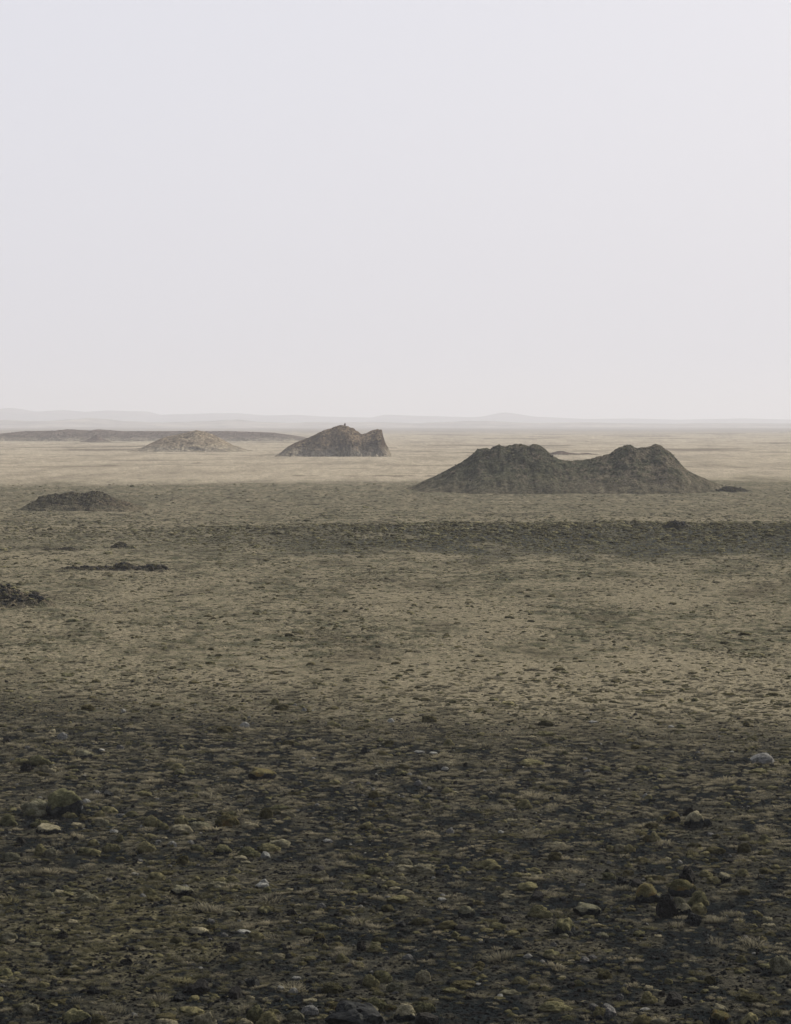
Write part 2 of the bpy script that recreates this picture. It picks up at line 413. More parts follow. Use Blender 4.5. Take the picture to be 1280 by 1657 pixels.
def scatter(name, protos, pts, scl, rot, label):
    """one object whose geometry nodes put the given small meshes on a cloud of points"""
    col = bpy.data.collections.new(name + '_sources')
    for i, me in enumerate(protos):
        po = bpy.data.objects.new('%s_source_%d' % (name, i), me); col.objects.link(po)
    me = bpy.data.meshes.new(name); me.vertices.add(len(pts)); me.vertices.foreach_set('co', np.ascontiguousarray(pts, dtype=np.float32).ravel())
    for nm, arr in (('item_scale', scl), ('item_rotation', rot)):
        at = me.attributes.new(nm, 'FLOAT_VECTOR', 'POINT'); at.data.foreach_set('vector', np.ascontiguousarray(arr, dtype=np.float32).ravel())
    at = me.attributes.new('item_index', 'INT', 'POINT'); at.data.foreach_set('value', rng.integers(0, len(protos), len(pts)).astype(np.int32))
    o = bpy.data.objects.new(name, me); COL.objects.link(o)
    ng = bpy.data.node_groups.new(name, 'GeometryNodeTree')
    ng.interface.new_socket('Geometry', in_out='INPUT', socket_type='NodeSocketGeometry'); ng.interface.new_socket('Geometry', in_out='OUTPUT', socket_type='NodeSocketGeometry')
    n, l = ng.nodes, ng.links
    gi, goo = n.new('NodeGroupInput'), n.new('NodeGroupOutput')
    m2p = n.new('GeometryNodeMeshToPoints'); ci = n.new('GeometryNodeCollectionInfo'); iop = n.new('GeometryNodeInstanceOnPoints')
    ci.inputs['Collection'].default_value = col; ci.inputs['Separate Children'].default_value = True; ci.inputs['Reset Children'].default_value = True
    def attr(nm, ty):
        a = n.new('GeometryNodeInputNamedAttribute'); a.data_type = ty; a.inputs['Name'].default_value = nm; return a.outputs[0]
    iop.inputs['Pick Instance'].default_value = True
    l.new(gi.outputs[0], m2p.inputs['Mesh']); l.new(m2p.outputs[0], iop.inputs['Points']); l.new(ci.outputs[0], iop.inputs['Instance'])
    l.new(attr('item_index', 'INT'), iop.inputs['Instance Index']); l.new(attr('item_scale', 'FLOAT_VECTOR'), iop.inputs['Scale'])
    e2r = n.new('FunctionNodeEulerToRotation'); l.new(attr('item_rotation', 'FLOAT_VECTOR'), e2r.inputs[0]); l.new(e2r.outputs[0], iop.inputs['Rotation'])
    l.new(iop.outputs[0], goo.inputs[0])
    md = o.modifiers.new('scatter', 'NODES'); md.node_group = ng
    return tag(o, label, kind='stuff')

def yaw(n, tilt=0.0):
    return np.stack([rng.normal(0, tilt, n), rng.normal(0, tilt, n), rng.random(n) * 6.283], -1)

# ------------------------------------------------------------------ mounds and outcrops
def mound(name, pts, Y, front, back, base, rock, mat, label, cat, seed, nx=260, ny=150, rough=0.10, crag=0.05, steep=1.5, gully=0.0, rock_amt=0.5, streak=None, group=None, kind=None, floor=-0.25, toe=0.14, height_rock=0.0, lumps=0, lump_size=0.07, lump_mats=()):
    Y *= S; front *= 1.8; back *= 1.7
    P = [at_depth(p[0], p[1], Y) for p in pts]
    xx = np.array([p[0] for p in P]); zz = np.array([p[2] for p in P])
    g0 = float(ground_height(np.array([xx.mean()]), np.array([Y - front]))[0])
    X = np.linspace(xx[0], xx[-1], nx); T = np.concatenate([np.linspace(-1, 0, int(ny * 0.68), endpoint=False), np.linspace(0, 1, ny - int(ny * 0.68))])
    gX, gT = np.meshgrid(X, T, indexing='ij')
    D = np.where(gT < 0, front, back); gY = Y + gT * D
    hmax = zz.max(); sx = (xx[-1] - xx[0])
    wamp = sx * 0.03
    wx = gX + wamp * (np.abs(gT)) * fbm2(gX / (sx * 0.12), gY / (front * 0.4), 3, seed)
    prof = np.interp(wx, xx, zz)
    tn = np.clip(np.abs(gT) * (1.34 + 0.34 * fbm2(gX / (D * 0.22) + 0.8 * gT, gY / (D * 0.22), 4, seed + 3) + gully * np.abs(fbm2(gX / (sx * 0.085) + 1.2 * noise2(gX / (sx * 0.1), gT * 2.5, seed + 6), gT * 2.2, 3, seed + 5))), 0, 1)
    fall = np.where(gT < 0, (1 - tn ** steep) ** 1.25 if steep > 2 else (1 - sstep(0, 1, tn)) * 0.5 + 0.5 * (1 - tn) ** 1.3, 1 - sstep(0, 1, tn))
    h = prof * ((1 - toe) * fall + toe * np.clip(1.02 - np.abs(gT) * 1.1, 0, 1) ** 1.6)
    amp = np.clip(h / hmax, 0, 1)
    s = hmax
    h = h + s * rough * amp ** 0.7 * fbm2(gX / (s * 0.55), gY / (s * 0.8), 5, seed + 7, gain=0.58) * np.clip(np.abs(gT) * 5 + 0.25, 0, 1)
    h = h + s * crag * amp ** 0.6 * (0.35 - np.abs(fbm2(gX / (s * 0.16), gY / (s * 0.25), 3, seed + 9)))
    edge = np.minimum(np.minimum(1 - np.abs(gT), 1), np.minimum((gX - xx[0]), (xx[-1] - gX)) / (sx * 0.06))
    gz_ = macro_height(gX, gY)
    Z = np.where(amp > 0, h, 0) + gz_ * ((1 - amp) if hmax > 2.6 else 1.0) + floor * hmax * 0.25 * (1 - sstep(0, 0.25, amp)) - 0.3 * (1 - sstep(0, 0.15, edge))
    dzx = np.gradient(Z, axis=0) / (X[1] - X[0]); dzy = np.gradient(Z, axis=1) / np.maximum(np.gradient(gY, axis=1), 1e-3)
    slope = np.hypot(dzx, dzy)
    n1 = fbm2(gX / (s * 0.5), gY / (s * 0.8), 5, seed + 11); n2 = fbm2(gX / (s * 0.12), gY / (s * 0.2), 3, seed + 12)
    c = np.broadcast_to(np.asarray(base), gX.shape + (3,)).copy()
    rk = np.clip(rock_amt * 0.6 + 1.0 * n1 + 0.8 * n2 + 0.35 * (slope - 0.7) + height_rock * (amp - 0.45), 0, 1)
    c = mixc(c, rock, rk)
    c = c * (1 + 0.55 * fbm2(gX / (s * 0.9), gY / (s * 1.6), 3, seed + 14) + 0.4 * n2)[..., None]
    if streak is not None:
        c = mixc(c, streak[0], sstep(0.0, 0.35, n1 * 0.6 + n2 * 0.5 + streak[1] * (gX - xx.mean()) / sx - 0.25 * (slope - streak[2])))  # paler tint leans to the right flank, painting its sunlight into the colour
    c = mixc(c, ground_color(gX, gY), 1 - sstep(0.03, 0.42, amp + 0.16 * n1 + 0.08 * n2))
    me = make_mesh(name, np.stack([gX, gY, Z], -1).reshape(-1, 3), grid_quads(nx, ny), c.reshape(-1, 3))
    me.materials.append(mat)
    o = bpy.data.objects.new(name, me); COL.objects.link(o)
    tag(o, label, cat, group, kind)
    if lumps:
        cdf = (amp ** 1.1 * (amp > 0.16)).ravel(); cdf[np.hypot(*np.gradient(amp)).ravel() > 9] = 0
        idx = rng.choice(len(cdf), lumps, p=cdf / cdf.sum())
        pts_ = np.stack([gX.ravel()[idx], gY.ravel()[idx], Z.ravel()[idx] - 0.03 * s], -1)
        pts_[:, :2] += rng.normal(0, 0.01 * s, (lumps, 2))
        b = (s * lump_size * np.exp(rng.normal(0, 0.30, lumps)))[:, None] * np.stack([rng.uniform(0.9, 1.5, lumps), rng.uniform(0.8, 1.3, lumps), rng.uniform(0.35, 0.75, lumps)], -1)
        k = scatter('loose_rocks', [lump_mesh('rock_lump', 4000 + seed + i, 3, 0.4, 0.16, 0.6, lump_mats[i % len(lump_mats)], 0.5) for i in range(6)], pts_, b, yaw(lumps, 0.25), None)
        k.parent = o
    return o
mound('twin_crater_mound', [(590, 799), (630, 794), (665, 785), (700, 773), (730, 758), (750, 748), (765, 738), (772, 731), (790, 728), (808, 722), (816, 725), (832, 721), (846, 720), (855, 725), (862, 721), (871, 722), (879, 727),
    (890, 737), (905, 744), (925, 747), (945, 746), (965, 742), (985, 737), (1000, 729), (1012, 725), (1020, 722), (1030, 728), (1045, 726), (1054, 723), (1063, 721.5), (1073, 726), (1085, 735), (1095, 745),
    (1107, 760), (1125, 770), (1150, 779), (1180, 787), (1225, 793), (1265, 798)], 299, 26, 20, (0.094, 0.098, 0.066), (0.056, 0.056, 0.045), M_mound,
    'long mossy hill with two craggy peaks joined by a saddle', 'hill', 101, toe=0.24, height_rock=0.55, nx=420, ny=190, rough=0.19, crag=0.15, streak=((0.160, 0.142, 0.105), 0.7, 0.9), lumps=1300, lump_size=0.05, lump_mats=(M_scoria, M_olive, M_scoria, M_moss))
outcrop = mound('rock_outcrop', [(436, 740), (447, 735), (455, 731), (465, 724), (480, 716), (500, 709), (512, 703), (525, 697), (540, 692.5), (552, 689.5), (562, 690.5), (572, 694), (579, 699), (585, 703.5), (592, 702),
    (603, 697), (611, 695.5), (618, 696.5), (619.5, 704), (623, 715), (629, 727), (637, 740)], 598, 20, 22, (0.098, 0.074, 0.050), (0.066, 0.046, 0.034), M_crag,
    'reddish brown rock outcrop with a steep cliff at its right end', 'rock outcrop', 131, toe=0.24, nx=320, ny=190, rough=0.09, crag=0.10, steep=2.6, gully=0.4, streak=((0.23, 0.18, 0.12), 0.35, 1.1), floor=-0.15, lumps=260, lump_size=0.030, lump_mats=(M_redrock,))
_p = at_depth(558, 690, 598 * S)
_m = lump_mesh('summit_stone', 777, 2, 0.3, 0.1, 0.6, M_redrock, 0.6)
_o = bpy.data.objects.new('summit_stone', _m); COL.objects.link(_o); _o.location = (_p[0], _p[1], _p[2] - 0.35); _o.scale = (0.9, 0.9, 2.2); _o.parent = outcrop
mound('cinder_mound', [(160, 733), (200, 729), (230, 724), (250, 715), (265, 708), (280, 705), (300, 701), (318, 697), (330, 699), (345, 704), (360, 712), (375, 720), (400, 727), (450, 733)], 695, 30, 30,
    (0.25, 0.21, 0.15), (0.125, 0.092, 0.068), M_crag, 'low rounded brown mound with a straw-coloured top, left of the rock outcrop', 'hill', 151, nx=300, ny=120, rough=0.10, crag=0.10, gully=0.3, streak=((0.36, 0.31, 0.22), 0.9, 0.5), rock_amt=0.8, lumps=160, lump_size=0.04, lump_mats=(M_redrock,))
mound('lava_ridge', [(-260, 709), (-150, 704), (-60, 701), (0, 702), (40, 698), (90, 697), (110, 695), (150, 697), (157, 695), (200, 698), (300, 698), (370, 698), (440, 700), (480, 705), (510, 711)], 1090, 45, 60,
    (0.135, 0.112, 0.095), (0.105, 0.083, 0.072), M_crag, 'long low dark lava ridge on the plain at the left, behind the mounds', 'ridge', 171, nx=420, ny=70, rough=0.10, crag=0.08, steep=2.4, lumps=900, lump_size=0.10, lump_mats=(M_redrock,))
mound('lava_mound', [(128, 715), (140, 712), (152, 707), (158, 706), (168, 711), (182, 715)], 1010, 12, 12, (0.11, 0.085, 0.07), (0.09, 0.065, 0.055), M_crag,
    'tiny dark lava hump in front of the long ridge at far left', 'rock outcrop', 181, nx=70, ny=40, rough=0.2, crag=0.1)
mound('lava_mound', [(880, 737), (892, 733), (903, 730), (912, 730), (922, 733), (935, 734), (950, 733), (965, 735), (985, 737)], 612, 7, 10, (0.11, 0.085, 0.07), (0.08, 0.06, 0.05), M_crag,
    'low dark lava strip seen through the saddle of the twin-peaked hill', 'rock outcrop', 183, nx=120, ny=40, rough=0.25, crag=0.2)
mound('lava_mound', [(10, 828), (38, 822), (58, 811), (72, 803), (90, 800), (100, 801), (110, 797), (125, 798), (138, 799), (148, 795), (163, 796), (174, 801), (185, 806), (197, 809), (212, 814), (226, 818), (256, 827)],
    231, 10, 9, (0.092, 0.088, 0.062), (0.060, 0.057, 0.047), M_mound, 'low dark lumpy mound standing alone at the left', 'hill', 191, nx=240, ny=110, rough=0.28, crag=0.24, steep=2.4, streak=((0.15, 0.125, 0.09), 0.8, 0.5), lumps=900, lump_size=0.10, lump_mats=(M_scoria, M_olive, M_scoria))
mound('lava_outcrop', [(-130, 988), (-90, 966), (-60, 952), (-30, 945), (0, 946), (12, 951), (30, 958), (50, 964), (64, 966), (82, 974), (110, 988)], 107.5, 3.0, 2.6, (0.085, 0.078, 0.06), (0.05, 0.046, 0.040), M_mound,
    'rough grey-brown lava outcrop cut off by the left edge', 'rock outcrop', 201, nx=200, ny=90, rough=0.35, crag=0.30, streak=((0.2, 0.17, 0.12), 0.0, 0.9), lumps=500, lump_size=0.16, lump_mats=(M_scoria, M_lava, M_moss))
mound('lava_outcrop', [(84, 925), (96, 921), (112, 919), (128, 920), (145, 918), (162, 919), (176, 918), (190, 915), (197, 911), (206, 911), (214, 914), (222, 920), (232, 917), (243, 914), (252, 917), (262, 915), (268, 919), (282, 925)], 133.6, 1.6, 1.4, (0.065, 0.062, 0.046), (0.045, 0.042, 0.036), M_mound,
    'small row of dark lava knobs on the grass, above the left edge outcrop', 'rock outcrop', 211, nx=200, ny=50, rough=0.3, crag=0.3, steep=2.3, lumps=160, lump_size=0.42, lump_mats=(M_lava, M_olive, M_scoria))
mound('lava_outcrop', [(66, 894), (74, 889), (86, 891), (100, 889), (112, 887), (122, 890), (134, 894)], 153, 1.0, 1.2, (0.07, 0.065, 0.048), (0.045, 0.042, 0.036), M_mound,
    'flat dark lava patch below the lone dark mound at the left', 'rock outcrop', 217, nx=80, ny=40, rough=0.3, crag=0.3, steep=2.3, lumps=50, lump_size=0.34, lump_mats=(M_lava, M_olive, M_scoria))
mound('lava_outcrop', [(176, 889), (184, 884), (190, 880), (198, 880), (204, 884), (212, 889)], 156.5, 1.2, 1.2, (0.08, 0.075, 0.05), (0.05, 0.046, 0.038), M_mound,
    'little mossy knob right of the flat dark lava patch', 'rock outcrop', 219, nx=60, ny=40, rough=0.3, crag=0.3, steep=2.3, lumps=50, lump_size=0.34, lump_mats=(M_lava, M_olive, M_scoria))
mound('lava_outcrop', [(1066, 870), (1076, 862), (1084, 856), (1096, 855), (1106, 860), (1118, 868)], 172, 1.6, 1.4, (0.05, 0.05, 0.036), (0.04, 0.038, 0.033), M_mound,
    'dark mossy knob on the crest of the dark rise at the right', 'rock outcrop', 223, nx=80, ny=50, rough=0.3, crag=0.28, steep=2.3, lumps=50, lump_size=0.34, lump_mats=(M_lava, M_olive, M_scoria))
mound('lava_outcrop', [(1150, 796), (1168, 790), (1180, 787), (1196, 790), (1224, 796)], 286.5, 2.0, 2.0, (0.06, 0.058, 0.044), (0.05, 0.046, 0.038), M_mound,
    'dark low lava lip at the right foot of the twin-peaked hill', 'rock outcrop', 227, nx=80, ny=40, rough=0.3, crag=0.28, steep=2.3, lumps=50, lump_size=0.34, lump_mats=(M_lava, M_olive, M_scoria))

# ------------------------------------------------------------------ stones, boulders and moss cushions
def cap_mesh(name, src, seed, mat, cutz=0.30, thick=0.035):
    """moss growing over the top of a rock mesh: the rock's upper faces, raised and rounded"""
    bm = bmesh.new(); bm.from_mesh(src)
    off = Vector((seed * 1.7, seed * 0.3, 4.0)); bm.normal_update()
    kill = [f for f in bm.faces if f.calc_center_median().z + 0.16 * f.normal.z + 0.14 * mnoise.noise(f.calc_center_median() * 4 + off) < cutz]
    bmesh.ops.delete(bm, geom=kill, context='FACES')
    bmesh.ops.smooth_vert(bm, verts=bm.verts, factor=0.5, use_axis_x=True, use_axis_y=True, use_axis_z=True)
    bm.normal_update()
    for v in bm.verts:
        b = any(e.is_boundary for e in v.link_edges)
        v.co += v.normal * (-0.015 if b else thick * (1.0 + 1.3 * mnoise.noise(v.co * 7 + off)))
    me = bpy.data.meshes.new(name); bm.to_mesh(me); bm.free()
    for p in me.polygons: p.use_smooth = True
    me.materials.clear(); me.materials.append(mat); return me

POOL = {}
def pool(kind, k):
    key = (kind, k)
    if key in POOL: return POOL[key]
    s = 1000 + 37 * k + 7 * len(kind)
    if kind == 'moss': r = (lump_mesh('moss_cushion', s, 4, 0.36, 0.15, 0.6, M_moss, fuzz=420), None)
    elif kind == 'pmoss': r = (lump_mesh('moss_cushion', s, 4, 0.36, 0.15, 0.6, M_palemoss, fuzz=420), None)
    elif kind == 'omoss': r = (lump_mesh('moss_cushion', s, 4, 0.36, 0.15, 0.6, M_olive, fuzz=420), None)
    elif kind == 'ymoss': r = (lump_mesh('moss_cushion', s, 4, 0.36, 0.15, 0.6, M_yellow, fuzz=420), None)
    elif kind == 'pale': r = (lump_mesh('pale_stone', s, 4, 0.22, 0.03, 0.6, M_palestone, 0.6), None)
    elif kind == 'grey': r = (lump_mesh('grey_stone', s, 4, 0.20, 0.03, 0.6, M_greystone, 0.6), None)
    elif kind == 'dark': r = (lump_mesh('lava_rock', s, 4, 0.35, 0.16, 0.6, M_lava if k % 2 else M_lava2, 0.8), None)
    elif kind in ('cap', 'ycap', 'pcap'):
        b = lump_mesh('mossy_rock', s, 4, 0.30, 0.12, 0.6, M_lava, 0.45)
        r = (b, cap_mesh('moss_cap', b, k, {'cap': M_moss, 'ycap': M_yellow, 'pcap': M_palemoss}[kind]))
    POOL[key] = r; return r
NAME = {'moss': 'moss_cushion', 'pmoss': 'moss_cushion', 'omoss': 'moss_cushion', 'ymoss': 'moss_cushion', 'pale': 'pale_stone', 'grey': 'grey_stone', 'dark': 'lava_rock', 'cap': 'mossy_rock', 'ycap': 'mossy_rock', 'pcap': 'mossy_rock'}
LOOK = {'moss': ('green', 'moss cushion'), 'pmoss': ('pale', 'moss cushion'), 'omoss': ('dark olive', 'moss cushion'), 'ymoss': ('yellowish', 'moss cushion'), 'pale': ('whitish', 'stone'), 'grey': ('grey', 'stone'),
        'dark': ('black', 'lava rock'), 'cap': ('dark', 'rock with green moss cap'), 'ycap': ('dark', 'rock with yellowish moss'), 'pcap': ('dark', 'rock with pale moss cap')}
CATS = {'moss_cushion': 'moss', 'pale_stone': 'stone', 'grey_stone': 'stone', 'lava_rock': 'rock', 'mossy_rock': 'rock'}
GROUPS = {'moss_cushion': 'moss cushions on the black gravel', 'pale_stone': 'pale stones on the black gravel', 'grey_stone': 'grey stones on the black gravel', 'lava_rock': 'bare lava rocks on the gravel', 'mossy_rock': 'moss-capped rocks on the gravel'}

REG = {'A': (0, 1120), 'B': (420, 1120), 'C': (840, 1120), 'D': (0, 1380), 'E': (420, 1380), 'F': (840, 1380)}
# region, x, y of the foot, width, height (in the enlarged view the positions were read from), kind
ROCKS = '''A 300 592 160 104 cap*
A 195 580 170 58 pmoss
A 372 552 38 44 pale
A 400 522 45 22 pale
A 290 222 52 28 pale
A 390 312 78 36 pcap
A 25 248 58 36 dark
A 92 345 80 30 moss
A 178 345 90 38 moss
A 210 372 38 28 pmoss
A 120 378 52 36 dark
A 565 272 40 25 grey
A 580 96 25 18 pale
A 390 104 50 18 pmoss
A 412 88 60 25 omoss
A 1055 192 70 28 omoss
A 1150 168 50 22 pale
A 845 382 52 22 pmoss
A 835 360 62 22 moss
A 1228 420 120 56 ycap
A 455 486 35 25 grey
A 505 492 60 32 dark
A 555 484 50 26 pmoss
A 540 506 42 18 pmoss
A 35 630 80 42 moss
A 188 640 80 35 moss
A 220 676 110 50 pcap
A 510 574 70 32 moss
A 468 590 45 28 moss
A 570 584 45 14 grey
A 618 586 65 22 moss
A 480 630 60 30 pmoss
A 715 638 75 42 moss
A 765 646 45 28 moss
A 850 628 62 38 moss
A 1068 636 95 55 ymoss
A 850 664 110 36 pmoss
A 935 650 90 34 pmoss
A 1015 706 45 48 dark
A 893 716 35 20 pale
A 806 730 52 26 pale
A 535 668 45 18 pale
A 565 706 35 25 moss
A 520 752 72 38 moss
A 325 758 42 28 pmoss
A 405 765 70 32 moss
A 435 722 52 28 moss
A 190 768 60 42 moss
A 235 770 62 32 pmoss
A 50 795 72 35 pmoss
A 685 755 76 42 moss
A 925 747 56 30 moss
A 1042 772 76 42 cap
A 1170 776 88 38 moss
A 1248 780 48 28 pale
A 1252 745 72 30 moss
A 660 803 28 18 grey
A 860 812 52 38 omoss
A 1088 588 46 24 moss
A 1170 642 80 28 pmoss
A 95 716 62 35 dark
A 325 590 60 28 moss
A 150 588 50 30 moss
B 105 88 62 28 omoss
B 165 70 20 18 pale
B 210 90 25 18 pale
B 72 60 42 25 moss
B 800 142 62 28 omoss
B 345 168 60 26 moss
B 615 148 36 22 pale
B 175 194 60 14 pmoss
B 725 220 12 10 pale
B 890 260 52 30 moss
B 750 292 52 16 pale
B 820 294 42 9 pale
B 135 250 52 22 omoss
B 608 250 42 22 omoss
B 875 366 34 16 pale
B 535 462 22 34 grey
B 470 464 42 28 cap
B 800 466 30 34 grey
B 745 442 40 24 grey
B 922 442 32 28 dark
B 675 500 20 12 pale
B 540 498 52 28 omoss
B 612 550 46 24 moss
B 885 482 52 25 moss
B 665 396 60 24 cap
B 706 390 25 12 pale
B 675 368 60 26 omoss
B 30 596 62 42 omoss
B 95 560 90 26 moss
B 135 586 60 24 pmoss
B 437 566 42 25 pcap
B 505 642 62 30 moss
B 1005 564 52 20 pmoss
B 1250 548 62 36 moss
B 320 710 46 20 pale
B 45 756 92 36 moss
B 895 666 40 26 grey
B 970 350 26 38 dark
B 1110 760 82 28 omoss
B 790 548 40 22 moss
B 495 290 46 28 dark
B 530 540 36 18 ymoss
C 1145 340 112 48 grey*
C 1130 388 84 25 moss
C 125 162 66 28 omoss
C 215 300 42 20 moss
C 350 148 46 14 pale
C 718 167 28 12 pale
C 580 370 52 22 moss
C 595 500 28 20 pale
C 775 404 56 20 dark
C 310 318 30 12 grey
C 1258 276 46 14 omoss
C 965 186 42 12 moss
C 720 616 68 58 ycap
C 825 640 92 62 pcap
C 882 632 46 42 dark
C 805 580 52 38 dark
C 603 592 54 24 pmoss
C 545 580 42 22 dark
C 662 616 40 30 cap
C 625 642 60 26 omoss
C 640 702 48 40 moss
C 602 704 40 25 ymoss
C 478 750 58 30 pmoss
C 522 752 46 28 moss
C 430 752 38 28 moss
C 1060 700 56 25 moss
C 1160 704 58 28 moss
C 1062 756 62 38 omoss
C 1165 767 58 28 moss
C 905 678 36 18 grey
C 170 792 62 35 omoss
C 825 744 62 32 omoss
C 425 808 26 16 pale
C 757 808 26 20 pale
C 120 210 90 24 moss
C 60 352 110 30 moss
D 35 420 80 42 pmoss
D 295 408 46 34 dark
D 410 236 84 42 pmoss
D 220 212 70 26 pmoss
D 512 138 30 20 grey
D 635 108 36 18 pale
D 735 132 68 36 moss
D 790 152 36 22 moss
D 705 202 58 30 moss
D 655 194 36 20 moss
D 850 206 96 46 pcap
D 878 228 60 22 moss
D 1020 172 86 34 pmoss
D 1035 146 80 28 moss
D 1092 128 52 20 moss
D 1112 172 42 18 moss
D 1234 166 60 28 pale
D 1245 292 66 38 cap
D 1085 300 78 28 pmoss
D 1132 274 52 22 moss
D 935 392 92 40 pcap
D 992 366 52 24 ymoss
D 990 330 36 22 grey
D 1150 382 74 22 pale
D 1206 412 64 36 moss
D 1100 470 98 40 dark
D 957 622 38 34 grey
D 935 672 120 66 dark
D 1188 630 84 42 dark
D 1110 690 76 58 dark
D 130 764 88 48 pmoss
D 357 828 130 76 cap*
D 452 812 84 48 omoss
D 630 776 40 25 grey
D 782 824 96 40 pmoss
D 965 820 94 60 pmoss
D 895 764 100 34 moss
D 1200 800 84 68 moss
D 1150 820 68 36 pmoss
D 1098 766 62 30 pmoss
D 440 668 64 40 dark
D 590 530 62 34 dark
D 850 700 70 40 dark
D 870 176 40 24 pale
E 168 794 70 48 pmoss
E 40 812 92 52 moss
E 60 764 60 30 moss
E 522 632 68 46 moss
E 577 610 76 48 moss
E 638 652 74 40 pmoss
E 342 664 90 44 omoss
E 770 616 72 50 pmoss
E 470 850 300 136 dark*
E 545 742 90 48 moss
E 370 740 76 34 ymoss
E 450 736 90 30 ymoss
E 615 742 60 28 ymoss
E 685 790 112 62 pcap
E 775 752 86 46 moss
E 790 812 110 60 dark
E 278 424 54 46 ycap
E 475 464 54 42 dark
E 545 468 72 30 moss
E 560 424 62 25 omoss
E 325 364 78 28 moss
E 228 386 72 28 moss
E 692 506 54 30 grey
E 598 508 32 20 grey
E 975 304 72 50 pcap
E 862 206 30 16 pale
E 857 226 42 18 pale
E 1120 360 74 28 moss
E 1165 214 74 22 pmoss
E 655 234 104 30 moss
E 765 340 98 34 omoss
E 688 62 64 28 pmoss
E 535 104 70 34 moss
E 615 108 56 25 pmoss
E 680 90 92 32 pmoss
E 770 98 100 40 pmoss
E 620 158 70 24 moss
E 668 134 50 22 pmoss
E 480 128 78 28 moss
E 290 124 62 36 pmoss
E 265 146 52 22 moss
E 18 162 48 34 pale
E 692 204 62 28 pmoss
E 1082 76 96 36 moss
E 930 96 25 14 grey
E 986 104 25 18 grey
E 850 110 40 48 dark
E 290 264 40 26 grey
E 30 284 74 36 omoss
E 150 298 74 34 dark
E 172 596 44 18 pale
E 100 654 36 30 pale
E 155 664 44 26 pale
E 85 502 60 28 pmoss
E 388 520 58 34 moss
E 465 536 62 22 moss
E 235 508 54 22 moss
E 1180 670 92 24 pmoss
E 960 644 112 38 omoss
E 900 660 78 20 moss
E 1225 616 64 28 moss
E 1160 334 64 32 dark
E 1222 452 58 28 dark
E 555 672 46 22 moss
E 815 498 50 32 dark
E 235 762 90 40 grey
F 772 205 120 72 ycap
F 850 252 88 56 moss
F 755 252 50 40 pmoss
F 690 306 118 84 dark
F 770 300 74 56 pcap
F 845 292 74 46 moss
F 828 340 90 56 dark
F 598 234 120 68 ycap
F 690 234 70 42 dark
F 970 138 62 60 pcap
F 920 148 64 32 moss
F 798 142 110 60 dark
F 880 112 60 26 moss
F 1055 110 58 28 moss
F 480 152 54 40 dark
F 560 168 60 42 dark
F 425 122 54 30 moss
F 515 104 48 22 omoss
F 100 306 98 48 moss
F 90 224 80 42 dark
F 318 300 116 58 pcap
F 215 386 96 72 cap
F 40 498 44 22 pale
F 380 390 38 22 grey
F 165 444 34 24 grey
F 310 518 50 30 grey
F 1238 566 88 66 pmoss
F 405 594 64 34 omoss
F 900 620 50 40 omoss
F 70 644 54 25 moss
F 125 650 44 22 moss
F 420 768 78 82 grey
F 382 772 58 44 moss
F 352 736 44 30 grey
F 592 742 48 16 pale
F 475 692 38 26 grey
F 612 708 70 44 moss
F 735 722 96 58 dark
F 944 768 66 58 pcap
F 952 820 96 76 ycap
F 1080 830 88 92 cap
F 1090 706 116 40 omoss
F 170 748 136 28 moss
F 1047 516 50 28 moss
F 540 616 38 30 dark
F 280 628 50 26 moss'''

LANDMARKS = []
entries = []
for i, line in enumerate(ROCKS.split('\n')):
    reg, x, y, w, h, kind = line.split(); big = kind.endswith('*'); kind = kind.strip('*')
    x, y, w, h = float(x), float(y), float(w), float(h)
    px, py = REG[reg][0] + x / 2.909, REG[reg][1] + y / 2.909
    entries.append(dict(px=px, py=py, w=w / 2.909, h=h / 2.909, kind=kind, big=big, i=i))
SPECIAL = {('A', 300, 592): ('the largest mossy boulder at left', 'largest rounded boulder thickly covered in green moss near the left edge'),
           ('C', 1145, 340): ('the smooth grey boulder by the right edge', 'large smooth grey boulder lying alone in the grass by the right edge'),
           ('D', 357, 828): ('the moss dome at bottom left', 'dark boulder with broad green moss dome at the bottom, near the left corner'),
           ('E', 470, 850): ('the black boulder at bottom centre', 'big black boulder cut off by the bottom edge, moss along its brow'),
           ('C', 825, 640): ('the twin round boulders at right', 'pale-capped right one of the twin round boulders at right'),
           ('C', 720, 616): (None, 'yellow-green mossy left one of the twin round boulders at right'),
           ('F', 772, 205): ('the mossy rock pile at lower right', 'yellow-olive mossy boulder crowning the rock pile at lower right'),
           ('F', 952, 820): ('the orange-mossed rock at bottom right', 'rock with yellow-orange moss cut off by the bottom edge at the right'),
           ('A', 1068, 636): ('the orange-tipped moss cushion', 'yellow-green moss cushion with an orange tip, left of the centre'),
           ('E', 278, 424): ('the square dark block below centre', 'square dark block with rusty moss on its flat top'),
           ('B', 750, 292): ('the flat white stones at upper centre', 'flat white stone, larger of two in a line at upper centre'),
           ('A', 1228, 420): ('the broad low mossy rock', 'broad low dark rock covered with dull yellowish moss, above centre left')}
lines = ROCKS.split('\n')
for e in entries:
    reg, x, y = lines[e['i']].split()[:3]
    sp = SPECIAL.get((reg, int(x), int(y)))
    e['label'] = sp[1] if sp else None
    if sp and sp[0]: LANDMARKS.append((sp[0], e))
def direction(dx, dy):
    v = 'above' if dy < 0 else 'below'
    if abs(dx) > 2.0 * abs(dy): return 'left of' if dx < 0 else 'right of'
    if abs(dy) > 2.0 * abs(dx): return v
    return v + ('-left of' if dx < 0 else '-right of')
keyed = {}
